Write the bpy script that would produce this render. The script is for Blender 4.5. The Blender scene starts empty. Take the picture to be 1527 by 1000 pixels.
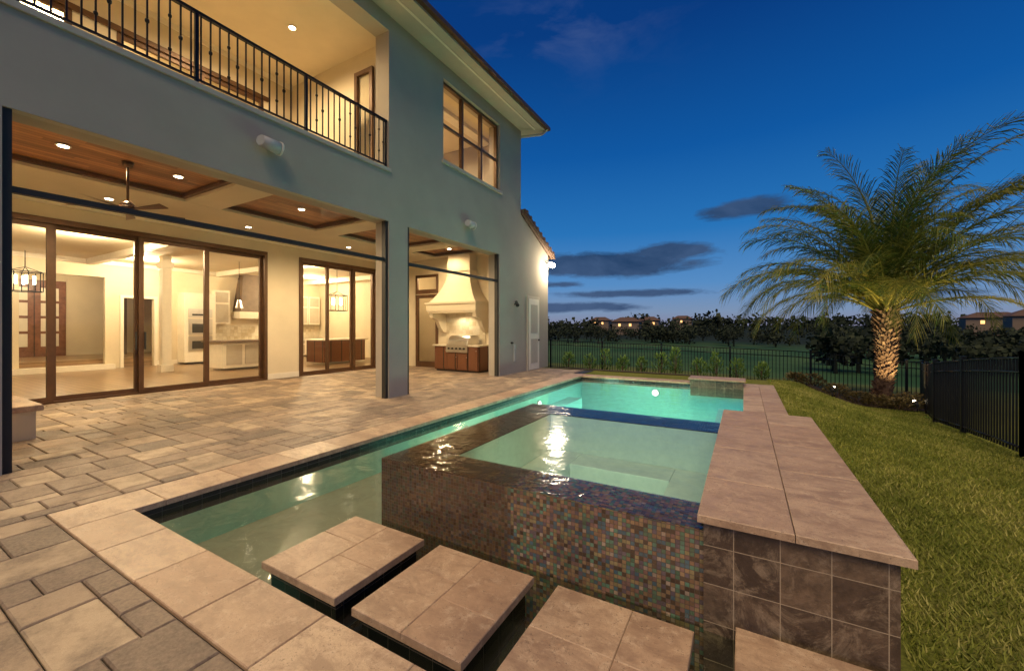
import bpy, math, random
import numpy as np
from mathutils import Vector, Matrix
random.seed(7); np.random.seed(7)
scene=bpy.context.scene
R=random.random
def U(a,b): return a+(b-a)*random.random()

# ------------------------------------------------------------------ node helpers
class NT:
    def __init__(s,nt): s.nt=nt; s.n=nt.nodes; s.l=nt.links
    def node(s,t,**k):
        n=s.n.new(t)
        for a,b in k.items(): setattr(n,a,b)
        return n
    def put(s,sock,v):
        if isinstance(v,bpy.types.NodeSocket): s.l.new(v,sock)
        elif v is not None:
            if isinstance(v,(tuple,list)) and len(v)==3 and sock.type=='RGBA': v=(*v,1)
            sock.default_value=v
    def math(s,op,a,b=None,c=None,clamp=False):
        n=s.node('ShaderNodeMath',operation=op,use_clamp=clamp); s.put(n.inputs[0],a)
        if b is not None: s.put(n.inputs[1],b)
        if c is not None: s.put(n.inputs[2],c)
        return n.outputs[0]
    def mix(s,f,a,b,bt='MIX'):
        n=s.node('ShaderNodeMix',data_type='RGBA',blend_type=bt)
        s.put(n.inputs[0],f); s.put(n.inputs[6],a); s.put(n.inputs[7],b); return n.outputs[2]
    def ramp(s,f,stops,interp='LINEAR'):
        n=s.node('ShaderNodeValToRGB'); s.put(n.inputs[0],f); e=n.color_ramp.elements
        n.color_ramp.interpolation=interp
        while len(e)<len(stops): e.new(0.5)
        for i,(p,c) in enumerate(stops):
            e[i].position=p; e[i].color=(*c,1) if len(c)==3 else c
        return n.outputs[0]
    def noise(s,vec,scale,detail=4,rough=.55,out=0,dist=0):
        n=s.node('ShaderNodeTexNoise'); s.put(n.inputs['Vector'],vec); n.inputs['Scale'].default_value=scale
        n.inputs['Detail'].default_value=detail; n.inputs['Roughness'].default_value=rough; n.inputs['Distortion'].default_value=dist
        return n.outputs[out]
    def mapr(s,v,a,b,c=0,d=1):
        n=s.node('ShaderNodeMapRange'); s.put(n.inputs[0],v)
        for i,x in enumerate((a,b,c,d)): n.inputs[i+1].default_value=x
        return n.outputs[0]
    def bump(s,h,st=.3,dist=.01,normal=None):
        n=s.node('ShaderNodeBump'); s.put(n.inputs['Height'],h); n.inputs['Strength'].default_value=st; n.inputs['Distance'].default_value=dist
        if normal: s.put(n.inputs['Normal'],normal)
        return n.outputs[0]
def newmat(name):
    m=bpy.data.materials.new(name); m.use_nodes=True; t=NT(m.node_tree); t.n.clear()
    out=t.node('ShaderNodeOutputMaterial'); return m,t,out
def principled(t,out,color,rough=.6,metal=0,normal=None,spec=None,emis=None,es=0,coat=0):
    p=t.node('ShaderNodeBsdfPrincipled'); t.put(p.inputs['Base Color'],color); t.put(p.inputs['Roughness'],rough)
    t.put(p.inputs['Metallic'],metal)
    if normal: t.put(p.inputs['Normal'],normal)
    if spec is not None: t.put(p.inputs['Specular IOR Level'],spec)
    if emis: t.put(p.inputs['Emission Color'],emis); t.put(p.inputs['Emission Strength'],es)
    if coat: p.inputs['Coat Weight'].default_value=coat
    t.l.new(p.outputs[0],out.inputs[0]); return p
def simple(name,c,rough=.6,metal=0,var=.12,scale=6,bump=0,bscale=60,spec=None):
    m,t,o=newmat(name); tc=t.node('ShaderNodeTexCoord').outputs['Object']
    n=t.noise(tc,scale,5)
    c1=tuple(max(0,x*(1-var)) for x in c); c2=tuple(min(1,x*(1+var)) for x in c)
    col=t.mix(t.mapr(n,.3,.7),c1,c2)
    nb=None
    if bump: nb=t.bump(t.noise(tc,bscale,4),bump,.004)
    principled(t,o,col,rough,metal,nb,spec); return m
def emit(name,c,s):
    m,t,o=newmat(name); e=t.node('ShaderNodeEmission'); t.put(e.inputs[0],c); e.inputs[1].default_value=s
    t.l.new(e.outputs[0],o.inputs[0]); return m
def rndcol(t): 
    a=t.node('ShaderNodeAttribute',attribute_name='rnd'); return a.outputs['Color'],a.outputs['Fac']

M={}
def stucco(name,c,b=.35):
    m,t,o=newmat(name); tc=t.node('ShaderNodeTexCoord').outputs['Object']
    n=t.noise(tc,.7,6,.6); n2=t.noise(tc,90,3)
    col=t.mix(t.mapr(n,.3,.72),tuple(x*.84 for x in c),c)
    principled(t,o,col,.9,0,t.bump(n2,b,.003),.2); return m
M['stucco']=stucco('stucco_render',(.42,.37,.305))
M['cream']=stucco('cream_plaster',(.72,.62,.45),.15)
M['white']=simple('white_paint',(.78,.71,.58),.45,var=.04)
M['trim']=simple('trim_paint',(.48,.42,.33),.6,var=.05)
M['brown']=simple('bronze_frame',(.11,.055,.026),.4,.3,var=.15)
M['iron']=simple('black_iron',(.012,.012,.013),.4,.6)
M['steel']=simple('stainless',(.6,.58,.55),.28,1,var=.05)
M['dark']=simple('dark_trim',(.02,.018,.016),.6)
M['gray']=simple('gray_plastic',(.45,.44,.42),.5)
M['graywood']=simple('gray_hood',(.16,.115,.085),.6)
M['redwood']=simple('front_door_wood',(.20,.085,.045),.4,var=.3)
M['bulb']=emit('bulb',(1,.82,.55),30)
M['flood']=emit('flood_bulb',(1,.93,.75),70)
M['warm_pane']=emit('house_light',(1,.50,.18),2.2)
M['poollamp']=emit('pool_lamp',(.9,1,.85),4)
M['mulch']=simple('mulch',(.05,.032,.02),.95,var=.5,scale=30,bump=1,bscale=50)

def wood(name,c1,c2,plank=.1,axis=0,rough=.45):
    m,t,o=newmat(name); uv=t.node('ShaderNodeUVMap').outputs[0]
    sp=t.node('ShaderNodeSeparateXYZ'); t.put(sp.inputs[0],uv)
    a=sp.outputs[axis]; b=sp.outputs[1-axis]
    k=t.math('DIVIDE',a,plank); fl=t.math('FLOOR',k); fr=t.math('FRACT',k)
    w=t.node('ShaderNodeTexWhiteNoise',noise_dimensions='1D'); t.put(w.inputs['W'],fl)
    off=t.math('MULTIPLY_ADD',w.outputs[0],3.0,b)
    seg=t.math('FLOOR',t.math('DIVIDE',off,1.1))
    w2=t.node('ShaderNodeTexWhiteNoise',noise_dimensions='2D'); cb=t.node('ShaderNodeCombineXYZ'); t.put(cb.inputs[0],fl); t.put(cb.inputs[1],seg); t.put(w2.inputs['Vector'],cb.outputs[0])
    cb2=t.node('ShaderNodeCombineXYZ'); t.put(cb2.inputs[0],t.math('MULTIPLY',a,40)); t.put(cb2.inputs[1],t.math('MULTIPLY',off,2.5)); t.put(cb2.inputs[2],fl)
    g=t.noise(cb2.outputs[0],1,5,.6)
    col=t.mix(t.math('MULTIPLY_ADD',g,.5,t.math('MULTIPLY',w2.outputs[0],.5)),c1,c2)
    joint=t.math('LESS_THAN',fr,.08)
    col=t.mix(joint,col,(.01,.005,.003))
    principled(t,o,col,rough); return m
M['ceilwood']=wood('wood_ceiling',(.05,.014,.004),(.56,.25,.09),.11,0)
M['floorwood']=wood('wood_floor',(.18,.11,.055),(.32,.205,.115),.16,1,.3)
M['cabwood']=wood('cabinet_wood',(.11,.037,.016),(.19,.072,.027),.5,0,.4)
def pavermat():
    m,t,o=newmat('paver_stone'); tc=t.node('ShaderNodeTexCoord').outputs['Object']
    c,f=rndcol(t)
    col=t.ramp(f,[(0,(.105,.072,.056)),(.3,(.19,.132,.098)),(.55,(.28,.195,.138)),(.8,(.39,.28,.185)),(1,(.50,.375,.25))])
    n=t.noise(tc,3.4,6,.72); n2=t.noise(tc,45,5,.7); n3=t.noise(tc,260,3,.7)
    col=t.mix(t.mapr(n,.44,.64,0,.68),col,(.10,.077,.064))
    col=t.mix(t.mapr(n2,.38,.62,0,.35),col,(.44,.335,.235))
    col=t.mix(t.mapr(n3,.3,.7,0,.35),col,(.08,.062,.05))
    h=t.math('ADD',t.math('MULTIPLY',n2,.7),t.math('MULTIPLY',n3,.3))
    principled(t,o,col,t.mapr(n,.3,.7,.5,.75),0,t.bump(h,.7,.006)); return m
M['paver']=pavermat()
def travmat():
    m,t,o=newmat('travertine'); tc=t.node('ShaderNodeTexCoord').outputs['Object']
    c,f=rndcol(t)
    mp=t.node('ShaderNodeVectorMath',operation='MULTIPLY_ADD'); t.put(mp.inputs[0],c); mp.inputs[1].default_value=(13,7,5); t.put(mp.inputs[2],tc)
    v=mp.outputs[0]
    st=t.node('ShaderNodeVectorMath',operation='MULTIPLY'); t.put(st.inputs[0],v); st.inputs[1].default_value=(1.0,1.9,1)
    n=t.noise(st.outputs[0],3.2,10,.76,dist=.5); n2=t.noise(v,12,8,.8,dist=.4); n3=t.noise(v,75,5,.75); n4=t.noise(v,300,2)
    col=t.ramp(f,[(0,(.40,.255,.165)),(.5,(.47,.32,.21)),(1,(.58,.42,.28))])
    col=t.mix(t.mapr(n,.45,.60,0,.72),col,(.255,.158,.105))
    col=t.mix(t.mapr(n2,.52,.66,0,.6),col,(.66,.51,.365))
    col=t.mix(t.mapr(n2,.48,.36,0,.4),col,(.23,.145,.10))
    col=t.mix(t.mapr(n4,.35,.65,0,.3),col,(.23,.15,.10))
    pit=t.mapr(n3,.57,.64); pit=t.math('MULTIPLY',pit,t.mapr(n2,.42,.52))
    col=t.mix(t.math('MULTIPLY',pit,.8),col,(.13,.08,.05))
    principled(t,o,col,t.mapr(n2,.3,.7,.35,.65),0,t.bump(t.math('SUBTRACT',n2,pit),.3,.004)); return m
M['trav']=travmat()
def tilemat(name,size,cols,joint,jc,rough,coat=0,jit=.0,off=(0,0),bumpn=0,wet=0,mott=.3):
    m,t,o=newmat(name); uv=t.node('ShaderNodeUVMap').outputs[0]
    sp=t.node('ShaderNodeSeparateXYZ'); t.put(sp.inputs[0],uv)
    ks=[];fr=[]
    for i in (0,1):
        k=t.math('DIVIDE',t.math('ADD',sp.outputs[i],off[i]+100),size); ks.append(t.math('FLOOR',k)); fr.append(t.math('FRACT',k))
    cb=t.node('ShaderNodeCombineXYZ'); t.put(cb.inputs[0],ks[0]); t.put(cb.inputs[1],ks[1])
    w=t.node('ShaderNodeTexWhiteNoise',noise_dimensions='2D'); t.put(w.inputs['Vector'],cb.outputs[0])
    tc=t.node('ShaderNodeTexCoord').outputs['Object']; big=t.noise(tc,2.5,3)
    col=t.ramp(w.outputs[0],cols,'CONSTANT' if len(cols)>4 else 'LINEAR')
    n=t.noise(tc,18,6,.7)
    col=t.mix(t.mapr(n,.35,.65,0,mott),col,tuple(x*.4 for x in cols[0][1]))
    if mott>.5:
        nn=t.noise(tc,5,8,.8,dist=1.0); col=t.mix(t.mapr(nn,.5,.66,0,.75),col,(.32,.235,.16))
    e=[]
    for f in fr: e.append(t.math('LESS_THAN',f,joint))
    j=t.math('MAXIMUM',e[0],e[1])
    col=t.mix(j,col,jc)
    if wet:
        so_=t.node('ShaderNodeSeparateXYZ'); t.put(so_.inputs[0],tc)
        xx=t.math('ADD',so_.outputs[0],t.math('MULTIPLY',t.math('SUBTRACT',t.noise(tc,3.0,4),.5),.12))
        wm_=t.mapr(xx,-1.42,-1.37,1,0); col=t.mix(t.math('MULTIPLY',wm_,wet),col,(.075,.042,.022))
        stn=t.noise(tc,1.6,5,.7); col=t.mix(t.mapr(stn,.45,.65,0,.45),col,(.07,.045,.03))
    rg=t.math('MULTIPLY_ADD',j,.5,rough)
    h=t.math('SUBTRACT',1,j)
    nb=t.bump(h,.5,.003)
    if bumpn: nb=t.bump(n,bumpn,.006,nb)
    if jit:
        vm=t.node('ShaderNodeVectorMath',operation='SUBTRACT'); t.put(vm.inputs[0],w.outputs[1]); vm.inputs[1].default_value=(.5,.5,.5)
        vs=t.node('ShaderNodeVectorMath',operation='SCALE'); t.put(vs.inputs[0],vm.outputs[0]); vs.inputs['Scale'].default_value=jit
        va=t.node('ShaderNodeVectorMath',operation='ADD'); t.put(va.inputs[0],nb); t.put(va.inputs[1],vs.outputs[0])
        vn=t.node('ShaderNodeVectorMath',operation='NORMALIZE'); t.put(vn.inputs[0],va.outputs[0]); nb=vn.outputs[0]
    principled(t,o,col,rg,0,nb,.6,coat=coat); return m
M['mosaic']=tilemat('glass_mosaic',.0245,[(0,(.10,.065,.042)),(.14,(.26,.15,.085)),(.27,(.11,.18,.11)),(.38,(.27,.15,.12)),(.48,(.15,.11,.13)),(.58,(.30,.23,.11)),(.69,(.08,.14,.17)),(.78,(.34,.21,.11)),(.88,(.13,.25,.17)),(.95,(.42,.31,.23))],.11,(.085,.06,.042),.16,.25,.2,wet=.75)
M['mosaic_blue']=tilemat('blue_mosaic',.0245,[(0,(.02,.03,.05)),(.2,(.04,.06,.10)),(.4,(.03,.05,.05)),(.6,(.08,.08,.10)),(.8,(.02,.06,.10)),(.9,(.12,.13,.15))],.1,(.03,.03,.03),.15,.2,.16)
M['slate']=tilemat('slate_tile',.2,[(0,(.06,.037,.025)),(.5,(.11,.07,.046)),(1,(.19,.125,.08))],.022,(.34,.26,.18),.40,0,0,(0.05,.05),1.0,0,.65)
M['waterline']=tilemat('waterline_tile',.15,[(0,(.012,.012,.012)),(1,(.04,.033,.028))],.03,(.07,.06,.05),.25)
M['backsplash']=tilemat('marble_tile',.15,[(0,(.55,.45,.3)),(.5,(.68,.6,.45)),(1,(.75,.68,.55))],.03,(.45,.38,.27),.35)
def plaster(name,c):
    m,t,o=newmat(name); tc=t.node('ShaderNodeTexCoord').outputs['Object']
    n=t.noise(tc,9,6,.7)
    principled(t,o,t.mix(t.mapr(n,.3,.7),tuple(x*.82 for x in c),c),.7); return m
M['plaster']=plaster('pool_plaster',(.38,.66,.56))
M['ledge']=plaster('ledge_plaster',(.37,.345,.26))
M['spaplaster']=plaster('spa_plaster',(.48,.56,.46))
def water(name,scale,st,tint):
    m,t,o=newmat(name); tc=t.node('ShaderNodeTexCoord').outputs['Object']
    n=t.noise(tc,scale,3,.5,dist=.6)
    nb=t.bump(n,st,.03)
    fr=t.node('ShaderNodeFresnel'); fr.inputs[0].default_value=1.33; t.put(fr.inputs[1],nb)
    gl=t.node('ShaderNodeBsdfGlossy'); gl.inputs['Roughness'].default_value=.11; t.put(gl.inputs['Normal'],nb)
    tr=t.node('ShaderNodeBsdfTransparent'); t.put(tr.inputs[0],tint)
    mx=t.node('ShaderNodeMixShader'); t.put(mx.inputs[0],t.math('MULTIPLY_ADD',fr.outputs[0],1.1,.03,True)); t.l.new(tr.outputs[0],mx.inputs[1]); t.l.new(gl.outputs[0],mx.inputs[2])
    t.l.new(mx.outputs[0],o.inputs[0]); return m
M['water']=water('pool_water',3.2,.28,(.87,.95,.90))
M['spawater']=water('spa_water',4,.2,(.88,.96,.91))
M['rimwater']=water('rim_water',7,.35,(.9,.9,.88))
def glass(name):
    m,t,o=newmat(name)
    fr=t.node('ShaderNodeFresnel'); fr.inputs[0].default_value=1.45
    gl=t.node('ShaderNodeBsdfGlossy'); gl.inputs['Roughness'].default_value=.01
    tr=t.node('ShaderNodeBsdfTransparent'); t.put(tr.inputs[0],(.95,.95,.93))
    mx=t.node('ShaderNodeMixShader'); t.l.new(fr.outputs[0],mx.inputs[0]); t.l.new(tr.outputs[0],mx.inputs[1]); t.l.new(gl.outputs[0],mx.inputs[2])
    t.l.new(mx.outputs[0],o.inputs[0]); return m
M['glass']=glass('window_glass')
def screen():
    m,t,o=newmat('insect_screen')
    d=t.node('ShaderNodeBsdfDiffuse'); t.put(d.inputs[0],(.10,.08,.06))
    tr=t.node('ShaderNodeBsdfTransparent'); mx=t.node('ShaderNodeMixShader'); mx.inputs[0].default_value=.16
    t.l.new(tr.outputs[0],mx.inputs[1]); t.l.new(d.outputs[0],mx.inputs[2]); t.l.new(mx.outputs[0],o.inputs[0]); return m
M['screen']=screen()
def rooftile():
    m,t,o=newmat('roof_tile'); tc=t.node('ShaderNodeTexCoord').outputs['Object']
    n=t.noise(tc,5,4); w=t.node('ShaderNodeTexWave'); t.put(w.inputs[0],tc); w.inputs['Scale'].default_value=2.2
    principled(t,o,t.mix(n,(.06,.035,.025),(.16,.09,.06)),.8,0,t.bump(w.outputs[1],.8,.05)); return m
M['roof']=rooftile()
def groundmat():
    m,t,o=newmat('grass_ground'); g=t.node('ShaderNodeTexCoord').outputs['Object']
    n=t.noise(g,1.1,5,.6); n2=t.noise(g,40,5,.7)
    col=t.mix(t.mapr(n,.3,.7),(.13,.15,.025),(.22,.21,.05))
    col=t.mix(t.mapr(n2,.35,.65,0,.6),col,(.05,.065,.015))
    ln=t.node('ShaderNodeVectorMath',operation='LENGTH'); t.put(ln.inputs[0],g)
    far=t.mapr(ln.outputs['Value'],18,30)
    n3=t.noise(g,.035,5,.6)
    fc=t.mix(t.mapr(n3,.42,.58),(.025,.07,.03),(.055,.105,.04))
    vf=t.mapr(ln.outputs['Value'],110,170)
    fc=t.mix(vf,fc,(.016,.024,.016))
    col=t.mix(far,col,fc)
    principled(t,o,col,.95,0,t.bump(n2,.8,.02),.1); return m
M['ground']=groundmat()
def leaf(name,c1,c2,c3=None,tr=.25,rough=.5):
    m,t,o=newmat(name); c,f=rndcol(t)
    col=t.ramp(f,[(0,c1),(.6,c2),(1,c3 or c2)])
    p=t.node('ShaderNodeBsdfPrincipled'); t.put(p.inputs['Base Color'],col); p.inputs['Roughness'].default_value=rough; p.inputs['Specular IOR Level'].default_value=.3
    d=t.node('ShaderNodeBsdfTranslucent'); t.put(d.inputs[0],col)
    mx=t.node('ShaderNodeMixShader'); mx.inputs[0].default_value=tr; t.l.new(p.outputs[0],mx.inputs[1]); t.l.new(d.outputs[0],mx.inputs[2])
    t.l.new(mx.outputs[0],o.inputs[0]); return m
M['blade']=leaf('grass_blade',(.11,.145,.016),(.27,.29,.045),(.46,.42,.13),.3,.65)
M['palm']=leaf('palm_leaf',(.016,.033,.009),(.085,.12,.02),(.38,.32,.06),.25,.45)
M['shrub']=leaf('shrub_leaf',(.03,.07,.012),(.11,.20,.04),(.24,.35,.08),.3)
M['bush']=leaf('bush_leaf',(.06,.04,.02),(.14,.11,.04),(.22,.16,.06),.2)
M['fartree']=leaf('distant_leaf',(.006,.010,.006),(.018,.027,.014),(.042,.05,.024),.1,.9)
def bark():
    m,t,o=newmat('palm_bark'); c,f=rndcol(t); tc=t.node('ShaderNodeTexCoord').outputs['Object']
    n=t.noise(tc,25,5,.7)
    col=t.ramp(f,[(0,(.09,.045,.028)),(.5,(.19,.105,.062)),(1,(.33,.21,.13))])
    col=t.mix(t.mapr(n,.35,.65,0,.6),col,(.05,.03,.02))
    principled(t,o,col,.85,0,t.bump(n,.7,.02)); return m
M['bark']=bark()

# ------------------------------------------------------------------ mesh builder
class MB:
    def __init__(s): s.v=[];s.f=[];s.uv=[];s.mi=[];s.c=[];s.mats=[];s.sm=[]
    def mat(s,k):
        m=M[k]
        if m not in s.mats: s.mats.append(m)
        return s.mats.index(m)
    def addf(s,idx,k,c=None,sm=False):
        p=[s.v[i] for i in idx]
        a=Vector(p[1])-Vector(p[0]); b=Vector(p[2])-Vector(p[0]); n=a.cross(b)
        ax=max(range(3),key=lambda i:abs(n[i]))
        for q in p:
            s.uv.append((q[1],q[2]) if ax==0 else (q[0],q[2]) if ax==1 else (q[0],q[1]))
        s.f.append(tuple(idx)); s.mi.append(s.mat(k)); s.c.append(c if c is not None else .5); s.sm.append(sm)
    def poly(s,pts,k,c=None):
        b=len(s.v); s.v+= [tuple(p) for p in pts]; s.addf(list(range(b,b+len(pts))),k,c)
    def box(s,x0,x1,y0,y1,z0,z1,k,c=None,skip=''):
        b=len(s.v)
        s.v+=[(x0,y0,z0),(x1,y0,z0),(x1,y1,z0),(x0,y1,z0),(x0,y0,z1),(x1,y0,z1),(x1,y1,z1),(x0,y1,z1)]
        F={'b':(0,3,2,1),'t':(4,5,6,7),'s':(0,1,5,4),'e':(1,2,6,5),'n':(2,3,7,6),'w':(3,0,4,7)}
        for key,q in F.items():
            if key in skip: continue
            s.addf([b+i for i in q],k,c)
    def slab(s,x0,x1,y0,y1,z0,z1,k,c=None,ch=.006,jit=0):
        b=len(s.v); t=z1+(random.uniform(-jit,jit) if jit else 0)
        s.v+=[(x0,y0,z0),(x1,y0,z0),(x1,y1,z0),(x0,y1,z0),(x0,y0,t-ch),(x1,y0,t-ch),(x1,y1,t-ch),(x0,y1,t-ch),
              (x0+ch,y0+ch,t),(x1-ch,y0+ch,t),(x1-ch,y1-ch,t),(x0+ch,y1-ch,t)]
        for q in ((8,9,10,11),(4,5,9,8),(5,6,10,9),(6,7,11,10),(7,4,8,11),(0,1,5,4),(1,2,6,5),(2,3,7,6),(3,0,4,7),(0,3,2,1)):
            s.addf([b+i for i in q],k,c)
    def cyl(s,p0,p1,r0,r1=None,n=12,k='iron',c=None,caps=True):
        r1=r0 if r1 is None else r1
        p0=Vector(p0);p1=Vector(p1);d=(p1-p0).normalized()
        a=d.orthogonal().normalized(); b2=d.cross(a); b=len(s.v)
        for p,r in ((p0,r0),(p1,r1)):
            for i in range(n):
                t=2*math.pi*i/n; s.v.append(tuple(p+a*(r*math.cos(t))+b2*(r*math.sin(t))))
        for i in range(n):
            j=(i+1)%n; s.addf([b+i,b+j,b+n+j,b+n+i],k,c,True)
        if caps:
            s.addf([b+i for i in range(n)][::-1],k,c); s.addf([b+n+i for i in range(n)],k,c)
    def sphere(s,p,r,k,n=10,c=None,sz=1):
        b=len(s.v); rows=n//2+1
        for i in range(rows+1):
            th=math.pi*i/rows
            for j in range(n):
                ph=2*math.pi*j/n; s.v.append((p[0]+r*math.sin(th)*math.cos(ph),p[1]+r*math.sin(th)*math.sin(ph),p[2]+r*sz*math.cos(th)))
        for i in range(rows):
            for j in range(n):
                q=[b+i*n+j,b+(i+1)*n+j,b+(i+1)*n+(j+1)%n,b+i*n+(j+1)%n]; s.addf(q,k,c,True)
    def build(s,name,parent=None,bevel=0):
        me=bpy.data.meshes.new(name); me.from_pydata(s.v,[],s.f)
        for m in s.mats: me.materials.append(m)
        me.polygons.foreach_set('material_index',s.mi); me.polygons.foreach_set('use_smooth',s.sm)
        ul=me.uv_layers.new(name='UVMap'); ul.data.foreach_set('uv',np.array(s.uv,dtype=np.float32).ravel())
        at=me.attributes.new('rnd','FLOAT_COLOR','FACE')
        c=np.array(s.c,dtype=np.float32); at.data.foreach_set('color',np.stack([c,c,c,np.ones_like(c)],1).ravel())
        me.update()
        o=bpy.data.objects.new(name,me); scene.collection.objects.link(o)
        if parent: o.parent=parent
        if bevel:
            b=o.modifiers.new('bevel','BEVEL'); b.width=bevel; b.segments=2; b.limit_method='ANGLE'
        return o
def empty(name):
    e=bpy.data.objects.new(name,None); scene.collection.objects.link(e); return e
def light(name,p,power,col=(1,.72,.40),r=.08,parent=None,kind='POINT',dirv=None,spot=160):
    l=bpy.data.lights.new(name,kind); l.energy=power; l.color=col
    if kind=='AREA': l.shape='DISK'; l.size=r*2
    else: l.shadow_soft_size=r
    if kind=='SPOT': l.spot_size=math.radians(spot); l.spot_blend=.5
    o=bpy.data.objects.new(name,l); o.location=p
    if dirv: o.rotation_euler=(-Vector(dirv)).to_track_quat('Z','Y').to_euler()
    scene.collection.objects.link(o)
    if parent: o.parent=parent
    return o
def sm(a,b,x):
    t=min(1,max(0,(x-a)/(b-a))); return t*t*(3-2*t)

# ------------------------------------------------------------------ ground
def fx(y): return 3.0+.1*(y-7.5) if y<11.6 else 3.41+(y-11.6)*.23
def g(x,y):
    tgt=-.4-.38*min(1,max(0,(x+7)/11.5))
    s=sm(5.0,16.3,y)
    w=max(sm(.7,3.0,x),sm(13.6,17.5,y))
    z=-.035+s*(tgt+.035)*w
    t=max(y-16.6,x-fx(min(max(y,-3),16.3))-.2, -x-30)
    z-=3.0*sm(0,35,t)
    d=math.hypot(x,y)
    if d>60: z+=sm(150,900,d)*9*(0.6+.4*math.sin(math.atan2(x,y)*5+1))+sm(60,200,d)*.7*math.sin(x*.03)*math.cos(y*.021)
    return z
xs=sorted(set([-3000,-1500,-800,-400,-200,-100,-60,-40,-25]+[-4.62,-3,-1.5,.12]+[.64+.25*i for i in range(20)]+list(np.linspace(6,40,18))+[50,65,85,110,140,180,230,300,400,550,800,1200,2000,3000]+[-20,-15,-10,-7]))
ys=sorted(set([-3000,-800,-200,-60,-20,-5,-1]+[1.1,2,3,4,5,6,7,8,9,10,11,12.25]+[12.6+.4*i for i in range(12)]+list(np.linspace(18,70,27))+[80,95,110,130,150,175,200,240,290,350,430,550,700,900,1300,2000,3000]))
gb=MB(); nx=len(xs)
gv=[(x,y,g(x,y)) for y in ys for x in xs]; gb.v=gv
for j in range(len(ys)-1):
    for i in range(nx-1):
        if xs[i]>=-4.63 and xs[i+1]<=.13 and ys[j]>=1.05 and ys[j+1]<=12.3: continue
        gb.addf([j*nx+i,j*nx+i+1,(j+1)*nx+i+1,(j+1)*nx+i],'ground',None,True)
gb.build('ground')

def lawn():
    N=150000
    V=[];C=[]
    x=np.random.uniform(.60,4.6,N*3); y=.6+ (np.random.uniform(0,1,N*3)**1.9)*14.5
    k=0
    for i in range(len(x)):
        X=x[i];Y=y[i]
        if X>fx(Y)+.3: continue
        if X<.66 and Y<5.5: continue
        if Y>14.3 and X>1.6: continue
        z=g(X,Y); sc=1+Y*.06
        h=random.uniform(.016,.042)*(.8+.2*sc); w=.003*sc*1.4; a=random.uniform(0,6.283); l=random.uniform(.2,1.3)*h
        ca=math.cos(a);sa=math.sin(a); b=random.uniform(0,6.283)
        V+=[(X-ca*w,Y-sa*w,z),(X+ca*w,Y+sa*w,z),(X+math.cos(b)*l,Y+math.sin(b)*l,z+h)]
        C.append(min(1,max(0,random.gauss(.47,.25)+.22*math.sin(X*2.1+Y*.7)*math.sin(Y*1.3+X)+.16*math.sin(X*7+Y*3)*math.sin(Y*5-X*2))))
        k+=1
        if k>=N: break
    me=bpy.data.meshes.new('lawn'); me.vertices.add(len(V)); me.vertices.foreach_set('co',np.array(V,dtype=np.float32).ravel())
    nf=len(V)//3; me.loops.add(nf*3); me.loops.foreach_set('vertex_index',np.arange(nf*3,dtype=np.int32))
    me.polygons.add(nf); me.polygons.foreach_set('loop_start',np.arange(0,nf*3,3,dtype=np.int32)); me.polygons.foreach_set('loop_total',np.full(nf,3,dtype=np.int32))
    me.materials.append(M['blade']); me.update(calc_edges=True)
    at=me.attributes.new('rnd','FLOAT_COLOR','FACE'); c=np.array(C,dtype=np.float32); at.data.foreach_set('color',np.stack([c,c,c,np.ones_like(c)],1).ravel())
    o=bpy.data.objects.new('lawn',me); scene.collection.objects.link(o)
lawn()

# ------------------------------------------------------------------ pavers
def pavers():
    u=.145; x0,y0,x1,y1=-11.92,-1.6,-4.865,13.75
    nx=int((x1-x0)/u); ny=int((y1-y0)/u)
    mb=MB(); g2=.004
    def region(i0,i1,j0,j1,ux0,uy0):
        occ=np.zeros((i1,j1),bool)
        for j in range(j1):
            for i in range(i1):
                if occ[i,j]: continue
                opts=[(3,2),(2,3),(2,2),(3,3),(4,2),(2,1),(3,2),(4,3),(2,4)]
                random.shuffle(opts)
                for a,b in opts+[(2,1),(1,2),(1,1)]:
                    if i+a<=i1 and j+b<=j1 and not occ[i:i+a,j:j+b].any(): break
                occ[i:i+a,j:j+b]=True
                X=ux0+i*u;Y=uy0+j*u
                mb.slab(X+g2,X+a*u-g2,Y+g2,Y+b*u-g2,-.05,0,'paver',min(1,max(0,random.gauss(.52,.28))),.008,.0022)
    region(0,nx,0,ny,x1-nx*u,y0)
    n2=int(8.5/u); m2=int(2.6/u)
    region(0,n2,0,m2,-4.865,.965-m2*u)
    mb.build('patio_paving')
    b=MB(); b.box(-11.95,-4.6,-3,13.78,-.3,-.02,'dark'); b.box(-4.6,.6,-3,1.0,-.3,-.02,'dark'); b.build('paving_bed')
pavers()

# ------------------------------------------------------------------ pool
WZ=-.10
pool=empty('swimming_pool')
c=MB()
def copx(x0,x1,y0,y1,step,axis,k='trav',z0=-.05,z1=0.0,n=1):
    L=(y1-y0) if axis=='y' else (x1-x0); m=max(1,round(L/step)); st=L/m
    for r in range(n):
        if axis=='y':
            a0=x0+(x1-x0)*r/n; a1=x0+(x1-x0)*(r+1)/n
            for i in range(m): c.slab(a0+.002,a1-.002,y0+i*st+.002,y0+(i+1)*st-.002,z0,z1,k,R(),.005,.001)
        else:
            a0=y0+(y1-y0)*r/n; a1=y0+(y1-y0)*(r+1)/n
            for i in range(m): c.slab(x0+i*st+.002,x0+(i+1)*st-.002,a0+.002,a1-.002,z0,z1,k,R(),.005,.001)
copx(-4.86,-4.38,.97,12.5,.61,'y')
copx(-4.38,-.04,.97,1.36,.61,'x')
copx(-.04,.62,.40,2.33,.61,'y',n=1)
copx(-4.38,.66,12.05,12.5,.61,'x')
copx(-.02,.66,5.48,12.05,.61,'y',n=2)
c.build('coping',pool)
b=MB()
x0,x1,y0,y1=-4.4,0,1.34,12.07
fz=-1.25
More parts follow.
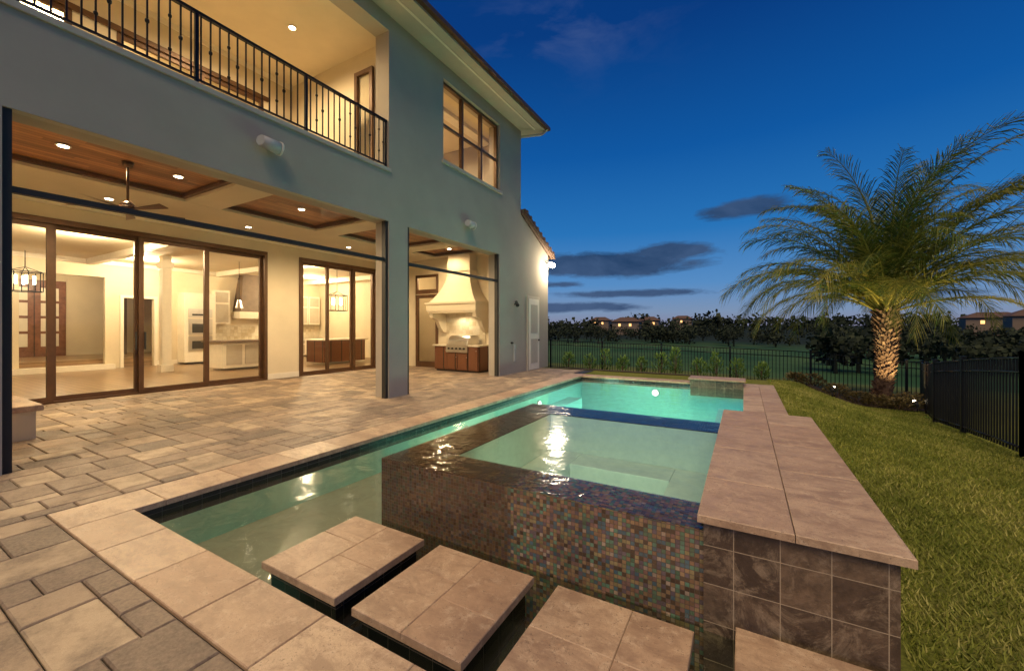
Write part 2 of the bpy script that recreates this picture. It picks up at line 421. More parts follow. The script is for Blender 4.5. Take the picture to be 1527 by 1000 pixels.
for (p,q) in (((x0,y0),(x0,y1)),((x1,y0),(x1,y1)),((x0,y1),(x1,y1)),((x0,y0),(x1,y0))):
    b.poly([(*p,-.05),(*q,-.05),(*q,-.2),(*p,-.2)],'waterline'); 
    b.poly([(*p,-.2),(*q,-.2),(*q,fz),(*p,fz)],'plaster')
b.poly([(x0,5.6,fz),(x1,5.6,fz),(x1,y1,fz),(x0,y1,fz)],'plaster')
b.poly([(x0,y0,-.50),(x1,y0,-.50),(x1,4.6,-.52),(x0,4.6,-.52)],'ledge')
b.poly([(x0,4.6,-.52),(x1,4.6,-.52),(x1,5.6,fz),(x0,5.6,fz)],'plaster')
b.box(-.55,-.003,6.4,11.2,fz,-.5,'plaster'); b.box(-1.0,-.55,6.4,9.0,fz,-.8,'plaster')
b.box(x0+.003,-4.0,8.2,11.0,fz,-.5,'plaster')
b.build('basin',pool)
b=MB(); b.box(-1.25,-.02,11.72,12.3,-.3,.12,'slate'); b.slab(-1.3,.03,11.68,12.34,.12,.16,'trav',.1); b.build('spillway_block',pool)
w=MB()
for a in ((x0,x1,y0,2.4),(x0,-2.63,2.4,5.2),(x0,x1,5.2,y1)):
    w.poly([(a[0],a[2],WZ),(a[1],a[2],WZ),(a[1],a[3],WZ),(a[0],a[3],WZ)],'water')
w.build('water',pool)
def lampdisc(mb,p,axis,r=.09):
    q=Vector(p); d=Vector(axis); mb.cyl(q,q+d*.03,r*1.25,r*1.15,20,'steel'); mb.cyl(q+d*.03,q+d*.036,r,r,20,'poollamp')
b=MB(); lampdisc(b,(-2.2,12.07,-.36),(0,-1,0)); lampdisc(b,(-4.4,9,-.4),(1,0,0)); lampdisc(b,(-4.4,6,-.4),(1,0,0)); b.build('pool_light_fitting',pool)
PC=(.46,1,.80)
light('pool_light_a',(-2.2,12.02,-.36),105,PC,.09,pool,'AREA',(0,-1,-.1))
light('pool_light_b',(-4.35,9,-.40),85,PC,.09,pool,'AREA',(1,0,-.1))
light('pool_light_c',(-4.35,6.0,-.4),42,PC,.09,pool,'AREA',(1,-.1,-.1))
light('pool_light_d',(-2.0,5.22,-.45),50,PC,.09,pool,'AREA',(0,1,-.1))

# ------------------------------------------------------------------ spa
spa=empty('spa'); S=.41
b=MB()
X0,X1,Y0,Y1=-2.63,-.189,2.40,5.2; ix0,ix1,iy0,iy1=-2.12,-.195,2.77,4.68
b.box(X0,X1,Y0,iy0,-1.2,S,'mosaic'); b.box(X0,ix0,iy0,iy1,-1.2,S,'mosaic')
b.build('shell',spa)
b=MB(); b.box(X0,X1,iy1,Y1,-1.2,S,'mosaic_blue'); b.build('shell_back',spa)
b=MB()
e=.004
for p in ([(ix0+e,iy0,S-.002),(ix0+e,iy1,S-.002),(ix0+e,iy1,-.6),(ix0+e,iy0,-.6)],[(ix0,iy0+e,S-.002),(ix1,iy0+e,S-.002),(ix1,iy0+e,-.6),(ix0,iy0+e,-.6)],
          [(ix0,iy1-e,S-.002),(ix1,iy1-e,S-.002),(ix1,iy1-e,-.6),(ix0,iy1-e,-.6)],[(ix1-e,iy0,S+.06),(ix1-e,iy1,S+.06),(ix1-e,iy1,-.6),(ix1-e,iy0,-.6)]): b.poly(p,'spaplaster')
b.poly([(ix0,iy0,-.5),(ix1,iy0,-.5),(ix1,iy1,-.5),(ix0,iy1,-.5)],'spaplaster')
b.box(ix0+.005,ix0+.42,iy0+.005,iy1-.005,-.49,-.02,'spaplaster'); b.box(ix0+.42,ix1-.45,iy1-.42,iy1-.005,-.49,-.02,'spaplaster'); b.box(ix1-.45,ix1-.005,iy0+.005,iy1-.005,-.49,-.02,'spaplaster')
b.box(ix0+.42,ix1-.45,iy0+.005,iy0+.30,-.49,-.02,'spaplaster')
b.build('basin',spa,.01)
b=MB(); z=S+.001
b.poly([(ix0,iy0,z),(ix1,iy0,z),(ix1,iy1,z),(ix0,iy1,z)],'spawater')
b.build('water',spa)
b=MB(); z=S+.005
b.poly([(X0,Y0,z),(X1,Y0,z),(X1,iy0,z),(X0,iy0,z)],'rimwater'); b.poly([(X0,iy0,z),(ix0,iy0,z),(ix0,iy1,z),(X0,iy1,z)],'rimwater'); b.poly([(X0,iy1,z),(X1,iy1,z),(X1,Y1,z),(X0,Y1,z)],'rimwater')
b.build('overflow_film',spa)
b=MB(); lampdisc(b,(-1.15,iy0+.006,.16),(0,1,0),.05); b.build('spa_fill_fitting',spa)  # added fitting for the fill lamp, out of view on the front wall
light('spa_fill_light',(-1.15,iy0+.06,.16),9,(.80,1,.74),.055,spa,'AREA',(0,1,0))  # unseen lamp added to light the spa basin evenly

# ------------------------------------------------------------------ raised wall
rw=empty('retaining_wall')
b=MB(); b.box(-.188,.59,2.37,5.44,-.6,.478,'slate'); b.build('tiled_base',rw)
b=MB()
c0,c1,cm=-.215,.635,.21
yy=[2.33,2.95,3.75,4.6,5.47]
for i in range(4): b.slab(c0,cm-.002,yy[i]+.002,yy[i+1]-.002,.48,.52,'trav',R()*.7,.004)
yy=[2.33,3.35,4.1,4.9,5.47]
for i in range(4): b.slab(cm+.002,c1,yy[i]+.002,yy[i+1]-.002,.48,.52,'trav',R()*.7,.004)
b.build('cap',rw)

for i,(a,bb) in enumerate(((-2.69,-1.97),(-1.83,-1.10),(-.945,-.215))):
    st=empty('stepping_stone'); y0_,y1_=1.46,2.19
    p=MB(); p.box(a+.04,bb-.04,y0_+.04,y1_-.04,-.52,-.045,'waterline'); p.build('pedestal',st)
    p=MB()
    k=[(a,a+.36,y0_,y0_+.45),(a+.36,bb,y0_,y0_+.30),(a,a+.36,y0_+.45,y1_),(a+.36,bb,y0_+.30,y1_)]
    if i==2: k=[(a,bb-.3,y0_,y0_+.36),(bb-.3,bb,y0_,y0_+.36),(a,bb-.3,y0_+.36,y1_),(bb-.3,bb,y0_+.36,y1_)]
    for q in k: p.slab(q[0]+.001,q[1]-.001,q[2]+.001,q[3]-.001,-.045,.0,'trav',R()*.8,.004)
    p.build('top_slab',st)

# ------------------------------------------------------------------ house
H=empty('stucco_house')
FX=-6.53; BX=-6.93
b=MB()
k='stucco'
b.box(BX,FX,6.16,6.71,0,3.75,k)
b.box(BX,FX,10.63,12.0,0,3.75,k)
b.box(BX,FX,-4,1.0,0,3.75,k)
b.box(BX,FX,-4,12.0,3.75,4.84,k)
b.box(BX,FX,-4,-3,4.84,8.1,k)
b.box(BX,FX,-3,6.16,7.78,8.1,k)
b.box(BX,FX,6.16,7.95,4.84,8.1,k); b.box(BX,FX,10.66,12.0,4.84,8.1,k)
b.box(BX,FX,7.95,10.66,4.84,5.68,k); b.box(BX,FX,7.95,10.66,7.73,8.1,k)
b.box(-24.3,BX,11.8,12.0,4.3,8.1,k)
b.build('front_walls',H)
b=MB()
def prism(mb,x0,x1,pts,k):
    n=len(pts); A=[(x1,p[0],p[1]) for p in pts]; B=[(x0,p[0],p[1]) for p in pts]
    mb.poly(A,k); mb.poly(B[::-1],k)
    for i in range(n):
        j=(i+1)%n; mb.poly([A[i],B[i],B[j],A[j]],k)
prism(b,BX,FX,[(12.0,0),(14.17,0),(14.17,4.25),(12.0,5.3)],'stucco')
b.box(-24.3,BX,14.0,14.17,0,4.2,'stucco')
b.build('side_wing_wall',H)
b=MB(); prism(b,-24.5,FX+.18,[(12.003,5.32),(14.45,4.13),(14.45,4.27),(12.003,5.47)],'roof')
for i in range(9): 
    yy_=12.12+i*.27; zz=5.44-.486*(yy_-12.0); b.cyl((FX+.20,yy_,zz),(FX-.4,yy_,zz+.02),.07,.07,10,'roof')
b.build('side_wing_roof',H)
b=MB(); b.box(FX-.1,FX+.06,7.88,10.73,5.60,5.677,'trim'); b.box(FX+.001,FX+.035,-3,6.2,4.78,4.86,'trim'); b.build('sills',H,.008)
b=MB()
ex0,ex1,ey0,ey1=-25,-5.80,-5,12.45
b.box(ex0,ex1-.02,ey0,ey1-.02,8.1,8.14,'trim')
b.box(ex1-.02,ex1,ey0,ey1,8.09,8.26,'trim'); b.box(ex0,ex1-.02,ey1-.02,ey1,8.09,8.26,'trim')
rx=(ex0+ex1)/2; rz=11.6
A=(ex1+.08,ey0,8.27);B=(ex1+.08,ey1+.08,8.27);C=(ex0,ey1+.08,8.27);D=(ex0,ey0,8.27);E=(rx,ey0+8,rz);F=(rx,ey1-9,rz)
b.poly([A,B,F,E],'roof'); b.poly([B,C,F],'roof'); b.poly([C,D,E,F],'roof'); b.poly([D,A,E],'roof')
b.build('roof',H)
b=MB()
b.box(ex1,ex1+.11,ey0,ey1+.11,8.14,8.25,'brown'); b.box(ex0,ex1,ey1,ey1+.11,8.14,8.25,'brown')
b.cyl((ex1+.05,ey1+.0,8.16),(ex1-.12,ey1-.1,7.98),.04,.04,10,'trim'); b.cyl((ex1-.12,ey1-.1,7.98),(FX+.06,ey1-.52,7.86),.04,.04,10,'trim')
b.box(ex1-.30,ex1-.24,ey0,ey1-.3,8.085,8.099,'white')
b.build('gutter',H,.01)

b=MB()
DX=-11.9
for (a,c_) in ((-4,1.2),(6.60,7.61),(10.57,14.0)): b.box(DX-.22,DX,a,c_,0,4.3,'cream')
for (a,c_) in ((1.2,6.60),(7.61,10.57)): b.box(DX-.22,DX,a,c_,3.6,4.3,'cream')
b.box(DX+.001,BX,11.8,12.0,3.45,4.3,'cream'); b.box(DX+.001,-11.0,11.8,12.0,0,3.45,'cream'); b.box(-9.98,BX,11.8,12.0,0,3.45,'cream')
b.box(DX+.001,BX,.8,1.0,0,4.3,'cream')
b.box(DX+.001,DX+.02,6.63,7.57,0,.16,'white'); b.box(DX+.001,DX+.02,10.61,11.8,0,.16,'white')
b.build('patio_walls',H)
b=MB(); b.box(-24,DX,-2.5,14,-.1,.012,'floorwood'); b.box(DX,BX,12,14,-.1,.012,'floorwood'); b.build('interior_floor',H)
b=MB(); zc=4.05
b.box(DX,-9.85,1.0,11.8,zc,4.3,'cream'); b.box(-7.6,BX-.001,1.0,11.8,zc,4.3,'cream')
pan=[(1.1,3.85),(4.5,6.75),(7.4,9.65),(10.3,11.5)]
prev=1.0
for a,c_ in pan:
    b.box(-9.849,-7.601,prev,a,zc+.002,4.3,'cream'); prev=c_
b.box(-9.849,-7.601,prev,11.8,zc+.002,4.3,'cream')
b.box(DX+.001,DX+.09,1.0,11.8,3.93,4.049,'white')
b.build('patio_ceiling',H)
b=MB()
for a,c_ in pan:
    b.poly([(-9.85,a,4.18),(-9.85,c_,4.18),(-7.6,c_,4.18),(-7.6,a,4.18)],'ceilwood')
b.build('wood_ceiling_panels',H)
b=MB()
for a,c_ in pan:
    for (q0,q1,q2,q3) in ((-9.85,-9.77,a,c_),(-7.68,-7.6,a,c_),(-9.77,-7.68,a,a+.08),(-9.77,-7.68,c_-.08,c_)):
        b.box(q0,q1,q2,q3,zc+.05,zc+.12,'brown')
b.build('panel_moulding',H)
def frame(mb,x,ya,yb,z0,z1,w=.09,t=.07,k='brown'):
    mb.box(x-t,x,ya,ya+w,z0,z1,k); mb.box(x-t,x,yb-w,yb,z0,z1,k)
    mb.box(x-t+.002,x-.002,ya+w,yb-w,z1-w,z1,k); mb.box(x-t+.002,x-.002,ya+w,yb-w,z0,z0+w,k)
    mb.poly([(x-t/2,ya+w,z0+w),(x-t/2,yb-w,z0+w),(x-t/2,yb-w,z1-w),(x-t/2,ya+w,z1-w)],'glass')
b=MB()
D1=[1.2,2.45,3.80,5.14,6.54]
b.box(DX-.2,DX+.03,1.14,1.2,0,3.66,'brown'); b.box(DX-.2,DX+.03,6.54,6.62,0,3.66,'brown'); b.box(DX-.2,DX+.03,1.2,6.54,3.55,3.66,'brown'); b.box(DX-.2,DX+.03,1.2,6.54,0,.03,'brown')
for i in range(4): frame(b,DX-.02-.075*(i%2),D1[i]-.02,D1[i+1]+.02,.03,3.55)
D2=[7.67,8.62,9.62,10.51]
b.box(DX-.2,DX+.03,7.58,7.67,0,3.66,'brown'); b.box(DX-.2,DX+.03,10.51,10.6,0,3.66,'brown'); b.box(DX-.2,DX+.03,7.67,10.51,3.55,3.66,'brown'); b.box(DX-.2,DX+.03,7.67,10.51,0,.03,'brown')
for i in range(3): frame(b,DX-.02-.075*(i%2),D2[i]-.02,D2[i+1]+.02,.03,3.55)
for y_ in (3.72,3.88): b.box(DX,DX+.03,y_-.015,y_+.015,1.0,1.4,'dark')
b.build('sliding_doors',H)
b=MB()
def framex(mb,y,xa,xb,z0,z1,w=.09,t=.07,k='brown'):
    mb.box(xa,xa+w,y,y+t,z0,z1,k); mb.box(xb-w,xb,y,y+t,z0,z1,k); mb.box(xa+w,xb-w,y+.002,y+t-.002,z1-w,z1,k); mb.box(xa+w,xb-w,y+.002,y+t-.002,z0,z0+w*1.6,k)
    mb.poly([(xa+w,y+t/2,z0),(xb-w,y+t/2,z0),(xb-w,y+t/2,z1),(xa+w,y+t/2,z1)],'glass')
framex(b,11.78,-11.05,-9.93,0,2.75,.13); framex(b,11.78,-11.05,-9.93,2.78,3.5,.1)
b.build('patio_door',H)
b=MB()
for a,c_ in ((1.0,6.16),(6.71,10.63)):
    b.box(-6.66,-6.58,a+.07,c_-.07,2.90,2.965,'dark')
    b.poly([(-6.62,a+.07,2.96),(-6.62,c_-.07,2.96),(-6.62,c_-.07,3.74),(-6.62,a+.07,3.74)],'screen')
    b.box(-6.67,-6.56,a,a+.07,0,3.75,'dark'); b.box(-6.67,-6.56,c_-.07,c_,0,3.75,'dark')
b.build('retractable_screens',H)
b=MB(); b.slab(-9.6,-8.25,1.0,1.62,.38,.46,'trav',.8,.01); b.box(-9.55,-8.3,1.0,1.56,0,.38,'cream'); b.build('hearth',H)
b=MB()
b.box(-14.4,BX,-3,11.8,4.305,4.84,'cream')
b.box(-14.4,BX,-3.0,11.8,7.92,8.09,'cream')
b.box(-14.4,BX,-3.2,-3,4.84,7.92,'cream')
b.box(-14.4,BX,6.5,6.7,4.84,7.92,'cream')
b.box(-14.6,-14.4,-3,11.8,4.84,7.92,'cream')
b.box(-10.65,-10.5,-3,6.5,7.2,7.92,'cream'); b.box(-10.65,-10.5,5.75,6.5,4.84,7.2,'cream'); b.box(-10.65,-10.5,2.4,3.0,4.84,7.2,'cream')
b.box(-11.2,-11.0,6.7,11.8,4.84,7.92,'cream')
b.box(-11.0,-10.96,8.3,9.2,4.84,7.0,'trim'); b.box(-7.9,-7.6,6.7,11.8,7.80,7.919,'white')
b.build('upper_rooms',H)
b=MB()
for a,c_ in ((-3,2.4),(3.0,5.75)):
    n=max(1,round((c_-a)/1.35)); st=(c_-a)/n
    for i in range(n): frame(b,-10.49,a+i*st,a+(i+1)*st,4.86,7.2,.09)
b.box(-10.49,-10.44,-3,5.85,7.2,7.3,'brown')
b.box(-10.49,-10.46,-3,6.5,7.80,7.918,'white')
framex(b,6.42,-7.95,-7.35,4.86,7.45,.09)
b.build('balcony_doors',H)
b=MB()
rx_=-6.60
b.box(rx_-.03,rx_+.03,-3,6.15,5.85,5.89,'iron'); b.box(rx_-.015,rx_+.015,-3,6.15,4.93,4.955,'iron')
y_=-3+.1; i=0
posts=[6.12,4.33,2.71,1.1,-.6,-2.3]
while y_<6.08:
    if min(abs(y_-p) for p in posts)>.05:
        b.box(rx_-.009,rx_+.009,y_-.009,y_+.009,4.955,5.85,'iron')
        if i%3==1: b.sphere((rx_,y_,5.40),.026,'iron',8,sz=1.3)
        elif i%6==3: b.sphere((rx_,y_,5.62),.024,'iron',8,sz=1.2); b.sphere((rx_,y_,5.18),.024,'iron',8,sz=1.2)
    y_+=.118; i+=1
for p in posts: b.box(rx_-.022,rx_+.022,p-.022,p+.022,4.86,5.87,'iron')
b.build('balcony_railing',H)
b=MB(); wy=[7.95,8.86,9.77,10.66]
b.box(-6.72,-6.62,7.95,8.02,5.68,7.73,'brown'); b.box(-6.72,-6.62,10.59,10.66,5.68,7.73,'brown'); b.box(-6.72,-6.62,8.02,10.59,7.66,7.73,'brown'); b.box(-6.72,-6.62,8.02,10.59,5.68,5.75,'brown')
for y_ in wy[1:3]: b.box(-6.715,-6.61,y_-.035,y_+.035,5.75,7.66,'brown')
b.box(-6.70,-6.63,8.03,10.58,6.62,6.68,'brown')
b.poly([(-6.67,8,5.7),(-6.67,10.6,5.7),(-6.67,10.6,7.7),(-6.67,8,7.7)],'glass')
b.build('upper_window',H)
b=MB(); b.box(FX+.001,FX+.04,12.42,13.38,0,2.6,'trim'); b.box(FX+.04,FX+.055,12.52,13.28,.02,2.5,'white')
for z0_,z1_ in ((.25,1.1),(1.3,2.3)): b.box(FX+.055,FX+.062,12.64,13.16,z0_,z1_,'trim')
b.sphere((FX+.09,13.2,1.05),.035,'dark',8)
b.build('service_door',H,.004)
b=MB(); b.cyl((FX,11.55,2.25),(FX+.12,11.55,2.30),.02,.02,8,'dark'); b.cyl((FX+.10,11.50,2.33),(FX+.2,11.42,2.2),.05,.06,12,'dark')
b.cyl((FX,11.35,1.0),(FX+.07,11.35,1.0),.035,.03,10,'dark'); b.box(FX+.001,FX+.04,11.5,11.56,.4,.95,'gray')
b.build('wall_fittings',H)
for (y_,z_) in ((3.6,4.34),(8.9,4.27)):
    b=MB(); b.cyl((FX,y_,z_+.02),(FX+.10,y_,z_+.02),.035,.035,10,'gray'); b.cyl((FX+.16,y_-.15,z_),(FX+.13,y_+.14,z_-.01),.085,.10,20,'gray'); b.cyl((FX+.13,y_+.14,z_-.01),(FX+.13,y_+.17,z_-.012),.108,.108,20,'white'); b.cyl((FX+.163,y_-.16,z_),(FX+.16,y_-.15,z_),.075,.075,20,'gray'); b.build('outdoor_speaker',H)
b=MB(); b.cyl((FX,14.0,3.95),(FX+.08,14.0,3.95),.06,.06,12,'gray'); b.cyl((FX+.06,14.0,3.95),(FX+.2,13.93,3.86),.03,.07,12,'gray'); b.cyl((FX+.06,14.02,3.95),(FX+.2,14.12,3.86),.03,.07,12,'gray')
b.sphere((FX+.22,13.92,3.85),.09,'flood',12); b.sphere((FX+.22,14.13,3.85),.09,'flood',12); b.build('flood_light',H)
light('flood_lamp',(FX+.5,14.0,3.7),130,(1,.82,.55),.16,H)

b=MB()
rec=[(-8.7,1.9,4.175),(-8.7,3.3,4.175),(-8.7,5.6,4.175),(-8.7,8.5,4.175),(-8.7,10.9,4.175),(-10.9,3.0,4.045),(-10.9,5.6,4.045),(-10.9,8.6,4.045),
     (-8.4,5.2,7.915),(-8.6,2.2,7.915),(-9.0,-1,7.915),(-8.6,9.2,7.915)]
for p in rec: b.cyl((p[0],p[1],p[2]),(p[0],p[1],p[2]-.012),.085,.085,20,'white'); b.cyl((p[0],p[1],p[2]-.012),(p[0],p[1],p[2]-.016),.06,.06,20,'bulb')
b.build('recessed_lights',H)
W=(1,.74,.41); DN=(0,0,-1)
for y_ in (2.6,5.6,8.5): light('patio_lamp',(-8.9,y_,4.10),440,W,.06,H,'SPOT',DN,168)
light('patio_lamp',(-8.9,10.7,4.1),150,W,.06,H,'SPOT',DN,165)
for y_ in (0,4.6): light('balcony_lamp',(-8.5,y_,7.88),430,W,.06,H,'SPOT',DN,168)
light('upper_room_lamp',(-8.8,9.2,7.88),560,W,.06,H,'SPOT',DN,168)
light('upper_room_lamp',(-12.5,2.5,7.7),360,W,.12,H)
WI=(1,.78,.47)
for x_,y_ in ((-14.5,3.5),(-14.5,9.5),(-18.2,6),(-18,12)): light('ceiling_lamp',(x_,y_,3.6),370,WI,.12,H)
light('foyer_lamp',(-22,4.5,3.3),140,WI,.12,H)
light('side_room_lamp',(-10,13,3.4),90,W,.12,H)
b=MB()
b.box(-24.2,DX-.22,-2.5,14,3.9,4.29,'cream'); b.box(-24.2,-24,-2.5,14,0,3.9,'cream'); b.box(-24,DX-.22,-2.7,-2.5,0,3.9,'cream'); b.box(-24,DX-.22,13.9,14,0,3.9,'cream')
b.box(DX,BX,12,14,3.9,4.29,'cream')
b.box(-20.2,-20,5.4,5.9,0,3.9,'cream'); b.box(-20.2,-20,6.8,14,0,3.9,'cream'); b.box(-20.2,-20,5.9,6.8,2.6,3.9,'cream'); b.box(-20.2,-20,-2.5,3.4,0,3.9,'cream'); b.box(-20.2,-20,3.4,5.4,3.3,3.9,'cream')
b.box(-24,-20.2,-2,14,.012,.36,'floorwood'); b.box(-20.2,-19.7,3.2,5.6,.012,.18,'white'); b.box(-20.0,-19.96,5.8,5.9,.0,2.7,'white'); b.box(-20.0,-19.96,6.8,6.9,.0,2.7,'white'); b.box(-20.0,-19.961,5.9,6.8,2.6,2.7,'white')
b.box(-17.1,-16.85,5.95,6.2,0.012,3.9,'white'); b.box(-17.15,-16.8,5.9,6.25,0.013,.25,'white'); b.box(-17.15,-16.8,5.9,6.25,3.5,3.69,'white')
for y_ in (1,5,9,13): b.box(-19.9,DX-.22,y_-.1,y_+.1,3.7,3.899,'white')
b.box(-20,-19.9,-2.5,14,3.75,3.899,'white'); b.box(-20,-19.97,6.9,14,.012,.2,'white')
b.box(-23.2,-23,6.4,6.9,.36,3.3,'graywood')
b.build('interior_walls',H)
b=MB()
X=-23.99
b.box(X,X+.06,3.6,5.3,.36,3.35,'redwood'); b.box(X+.06,X+.07,4.44,4.46,.36,3.3,'dark')
for a in (3.68,4.50):
    for i in range(4): b.box(X+.06,X+.075,a+.12,a+.60,.75+i*.6,1.25+i*.6,'white')
b.build('front_door',H)
b=MB()
X=-20
b.box(X,X+.62,7.55,8.65,.1,2.9,'white')
for z0_,z1_ in ((.55,1.15),(1.2,1.85),(1.9,2.25)): b.box(X+.62,X+.65,7.68,8.52,z0_,z1_,'steel'); b.box(X+.65,X+.655,7.8,8.4,z0_+.08,z1_-.2,'dark')
b.box(X,X+.62,8.66,13.6,.1,.9,'white'); b.box(X,X+.65,8.66,13.6,.9,.95,'steel')
b.box(X,X+.02,8.66,13.6,.95,1.6,'backsplash')
for a in (8.7,11.0,11.7,12.4,13.05):
    b.box(X,X+.36,a,a+.62,1.65,3.1,'white'); b.box(X+.36,X+.375,a+.06,a+.56,1.72,2.5,'trim'); b.box(X+.36,X+.375,a+.06,a+.56,2.58,3.02,'trim')
for a in np.arange(8.75,13.4,.66): b.box(X+.62,X+.635,a+.04,a+.6,.18,.62,'trim'); b.box(X+.62,X+.635,a+.04,a+.6,.68,.86,'trim')
b.box(X,X+.7,9.55,10.9,1.9,2.2,'white')
b.poly([(X+.7,9.6,2.2),(X+.7,10.85,2.2),(X+.4,10.6,3.9),(X+.4,9.85,3.9)],'graywood'); b.poly([(X,9.6,2.2),(X+.7,9.6,2.2),(X+.4,9.85,3.9),(X,9.85,3.9)],'graywood'); b.poly([(X,10.85,2.2),(X+.7,10.85,2.2),(X+.4,10.6,3.9),(X,10.6,3.9)],'graywood')
b.box(-16.6,-15.4,7.1,9.6,.1,.98,'white'); b.box(-16.7,-15.3,7.0,9.7,.98,1.04,'graywood')
for a in (7.2,7.8,8.4,9.0): b.box(-15.4,-15.385,a,a+.5,.2,.9,'trim')
b.box(-15.5,-14.4,10.2,12.2,.1,.98,'cabwood'); b.box(-15.6,-14.3,10.1,12.3,.98,1.03,'white')
b.box(-15,-13.2,13.4,13.9,0,2.6,'white')
b.build('kitchen_cabinets',H)
def lantern(p,s=.35,k=5):
    b=MB(); x,y,z=p
    b.cyl((x,y,z+s),(x,y,3.9),.012,.012,6,'iron')
    for zz in (z-s,z+s*.6): 
        for i in range(8):
            a=2*math.pi*i/8;a2=2*math.pi*(i+1)/8; b.cyl((x+s*math.cos(a),y+s*math.sin(a),zz),(x+s*math.cos(a2),y+s*math.sin(a2),zz),.014,.014,5,'iron')
    for i in range(8):
        a=2*math.pi*i/8; b.cyl((x+s*math.cos(a),y+s*math.sin(a),z-s),(x+s*math.cos(a),y+s*math.sin(a),z+s*.6),.012,.012,5,'iron'); 
        if i%2==0: b.cyl((x+s*math.cos(a),y+s*math.sin(a),z+s*.6),(x,y,z+s),.01,.01,5,'iron'); b.cyl((x+s*.5*math.cos(a),y+s*.5*math.sin(a),z-s*.4),(x+s*.5*math.cos(a),y+s*.5*math.sin(a),z+s*.3),.03,.03,8,'bulb')
    b.build('chandelier',H)
lantern((-19.4,3.42,3.0),.38); lantern((-14.8,11.1,2.6),.4)
for y_ in (7.9,9.0):
    b=MB(); b.cyl((-16,y_,2.5),(-16,y_,3.9),.008,.008,6,'iron'); b.cyl((-16,y_,2.2),(-16,y_,2.5),.13,.05,12,'steel',caps=False); b.sphere((-16,y_,2.28),.06,'bulb',8); b.build('pendant_lamp',H)

fan=empty('ceiling_fan'); b=MB(); fx_,fy_=-8.7,2.62
b.cyl((fx_,fy_,4.18),(fx_,fy_,4.10),.08,.06,14,'brown'); b.cyl((fx_,fy_,4.12),(fx_,fy_,3.52),.018,.018,8,'brown'); b.cyl((fx_,fy_,3.54),(fx_,fy_,3.46),.05,.12,16,'brown'); b.cyl((fx_,fy_,3.46),(fx_,fy_,3.36),.12,.09,16,'brown')
b.build('motor',fan)
b=MB()
for i in range(5):
    a=2*math.pi*i/5+.3; d=Vector((math.cos(a),math.sin(a),0)); n=Vector((-d.y,d.x,0)); o=Vector((fx_,fy_,3.42))
    P=[o+d*.1-n*.03,o+d*.75-n*.075+Vector((0,0,.02)),o+d*.78+n*.05-Vector((0,0,.02)),o+d*.1+n*.03]
    b.poly(P,'brown'); b.poly([p-Vector((0,0,.012)) for p in P][::-1],'brown')
b.build('blades',fan)

# ------------------------------------------------------------------ outdoor kitchen
ok=empty('outdoor_kitchen'); b=MB()
cx0,cx1,cy0,cy1=-9.4,-7.55,10.95,11.79
b.box(cx0,cx1,cy0+.03,cy1,.06,.86,'cabwood'); b.box(cx0+.03,cx1-.03,cy0+.08,cy1,0,.06,'dark')
for a,c_ in ((cx0+.03,cx0+.55),(-8.83,-8.40),(-8.38,-7.97),(-7.94,cx1-.03)):
    top=.62 if a in (-8.83,-8.38) else .84
    b.box(a,c_,cy0,cy0+.03,.1,top,'cabwood'); b.box(a+.07,c_-.07,cy0-.008,cy0,.17,top-.07,'cabwood'); b.sphere((c_-.04,cy0-.015,top-.12),.015,'steel',6)
b.box(cx1,cx1+.02,cy0+.1,cy1-.08,.12,.8,'cabwood')
b.build('cabinets',ok,.004)
b=MB(); b.box(cx0-.04,-8.86,cy0-.04,cy1,.86,.91,'backsplash'); b.box(-7.94,cx1+.04,cy0-.04,cy1,.86,.91,'backsplash'); b.box(-8.86,-7.94,11.65,cy1,.86,.91,'backsplash'); b.build('worktop',ok,.006)
gr=empty('barbecue_grill'); b=MB()
b.box(-8.85,-7.95,cy0-.05,11.62,.66,.92,'steel')
n=10; P=[]
for i in range(n+1):
    a=math.pi*.5*i/n; P.append((cy0+.02+.28*(1-math.cos(a)),.93+.30*math.sin(a)))
for i in range(n): b.poly([(-8.82,P[i][0],P[i][1]),(-7.98,P[i][0],P[i][1]),(-7.98,P[i+1][0],P[i+1][1]),(-8.82,P[i+1][0],P[i+1][1])],'steel')
b.poly([(-8.82,p[0],p[1]) for p in P]+[(-8.82,11.6,1.23),(-8.82,11.6,.93)],'steel'); b.poly([(-7.98,p[0],p[1]) for p in P]+[(-7.98,11.6,1.23),(-7.98,11.6,.93)],'steel')
b.poly([(-8.82,P[-1][0],1.23),(-7.98,P[-1][0],1.23),(-7.98,11.6,1.23),(-8.82,11.6,1.23)],'steel')
b.cyl((-8.7,cy0-.04,1.06),(-8.1,cy0-.04,1.06),.016,.016,8,'steel')
for x_ in (-8.7,-8.1): b.cyl((x_,cy0-.04,1.06),(x_,cy0+.06,1.06),.01,.01,6,'steel')
for i in range(5): x_=-8.72+i*.16; b.cyl((x_,cy0-.05,.79),(x_,cy0-.09,.79),.032,.028,12,'dark')
b.build('grill_body',gr)
hood=empty('range_hood'); b=MB()
hx0,hx1=-9.72,-7.62
b.box(hx0,hx1,10.9,11.79,2.06,2.30,'cream'); b.box(hx0-.05,hx1+.05,10.85,11.79,2.30,2.37,'cream'); b.box(hx0+.03,hx1-.03,10.93,11.79,2.0,2.06,'cream')
n=8; ring=[]
for i in range(n+1):
    t=i/n; f=(1-t)**2.0
    ring.append((hx0+.05+(.52)*(1-f),hx1-.05-(.52)*(1-f),10.95+.42*(1-f),2.37+1.1*t))
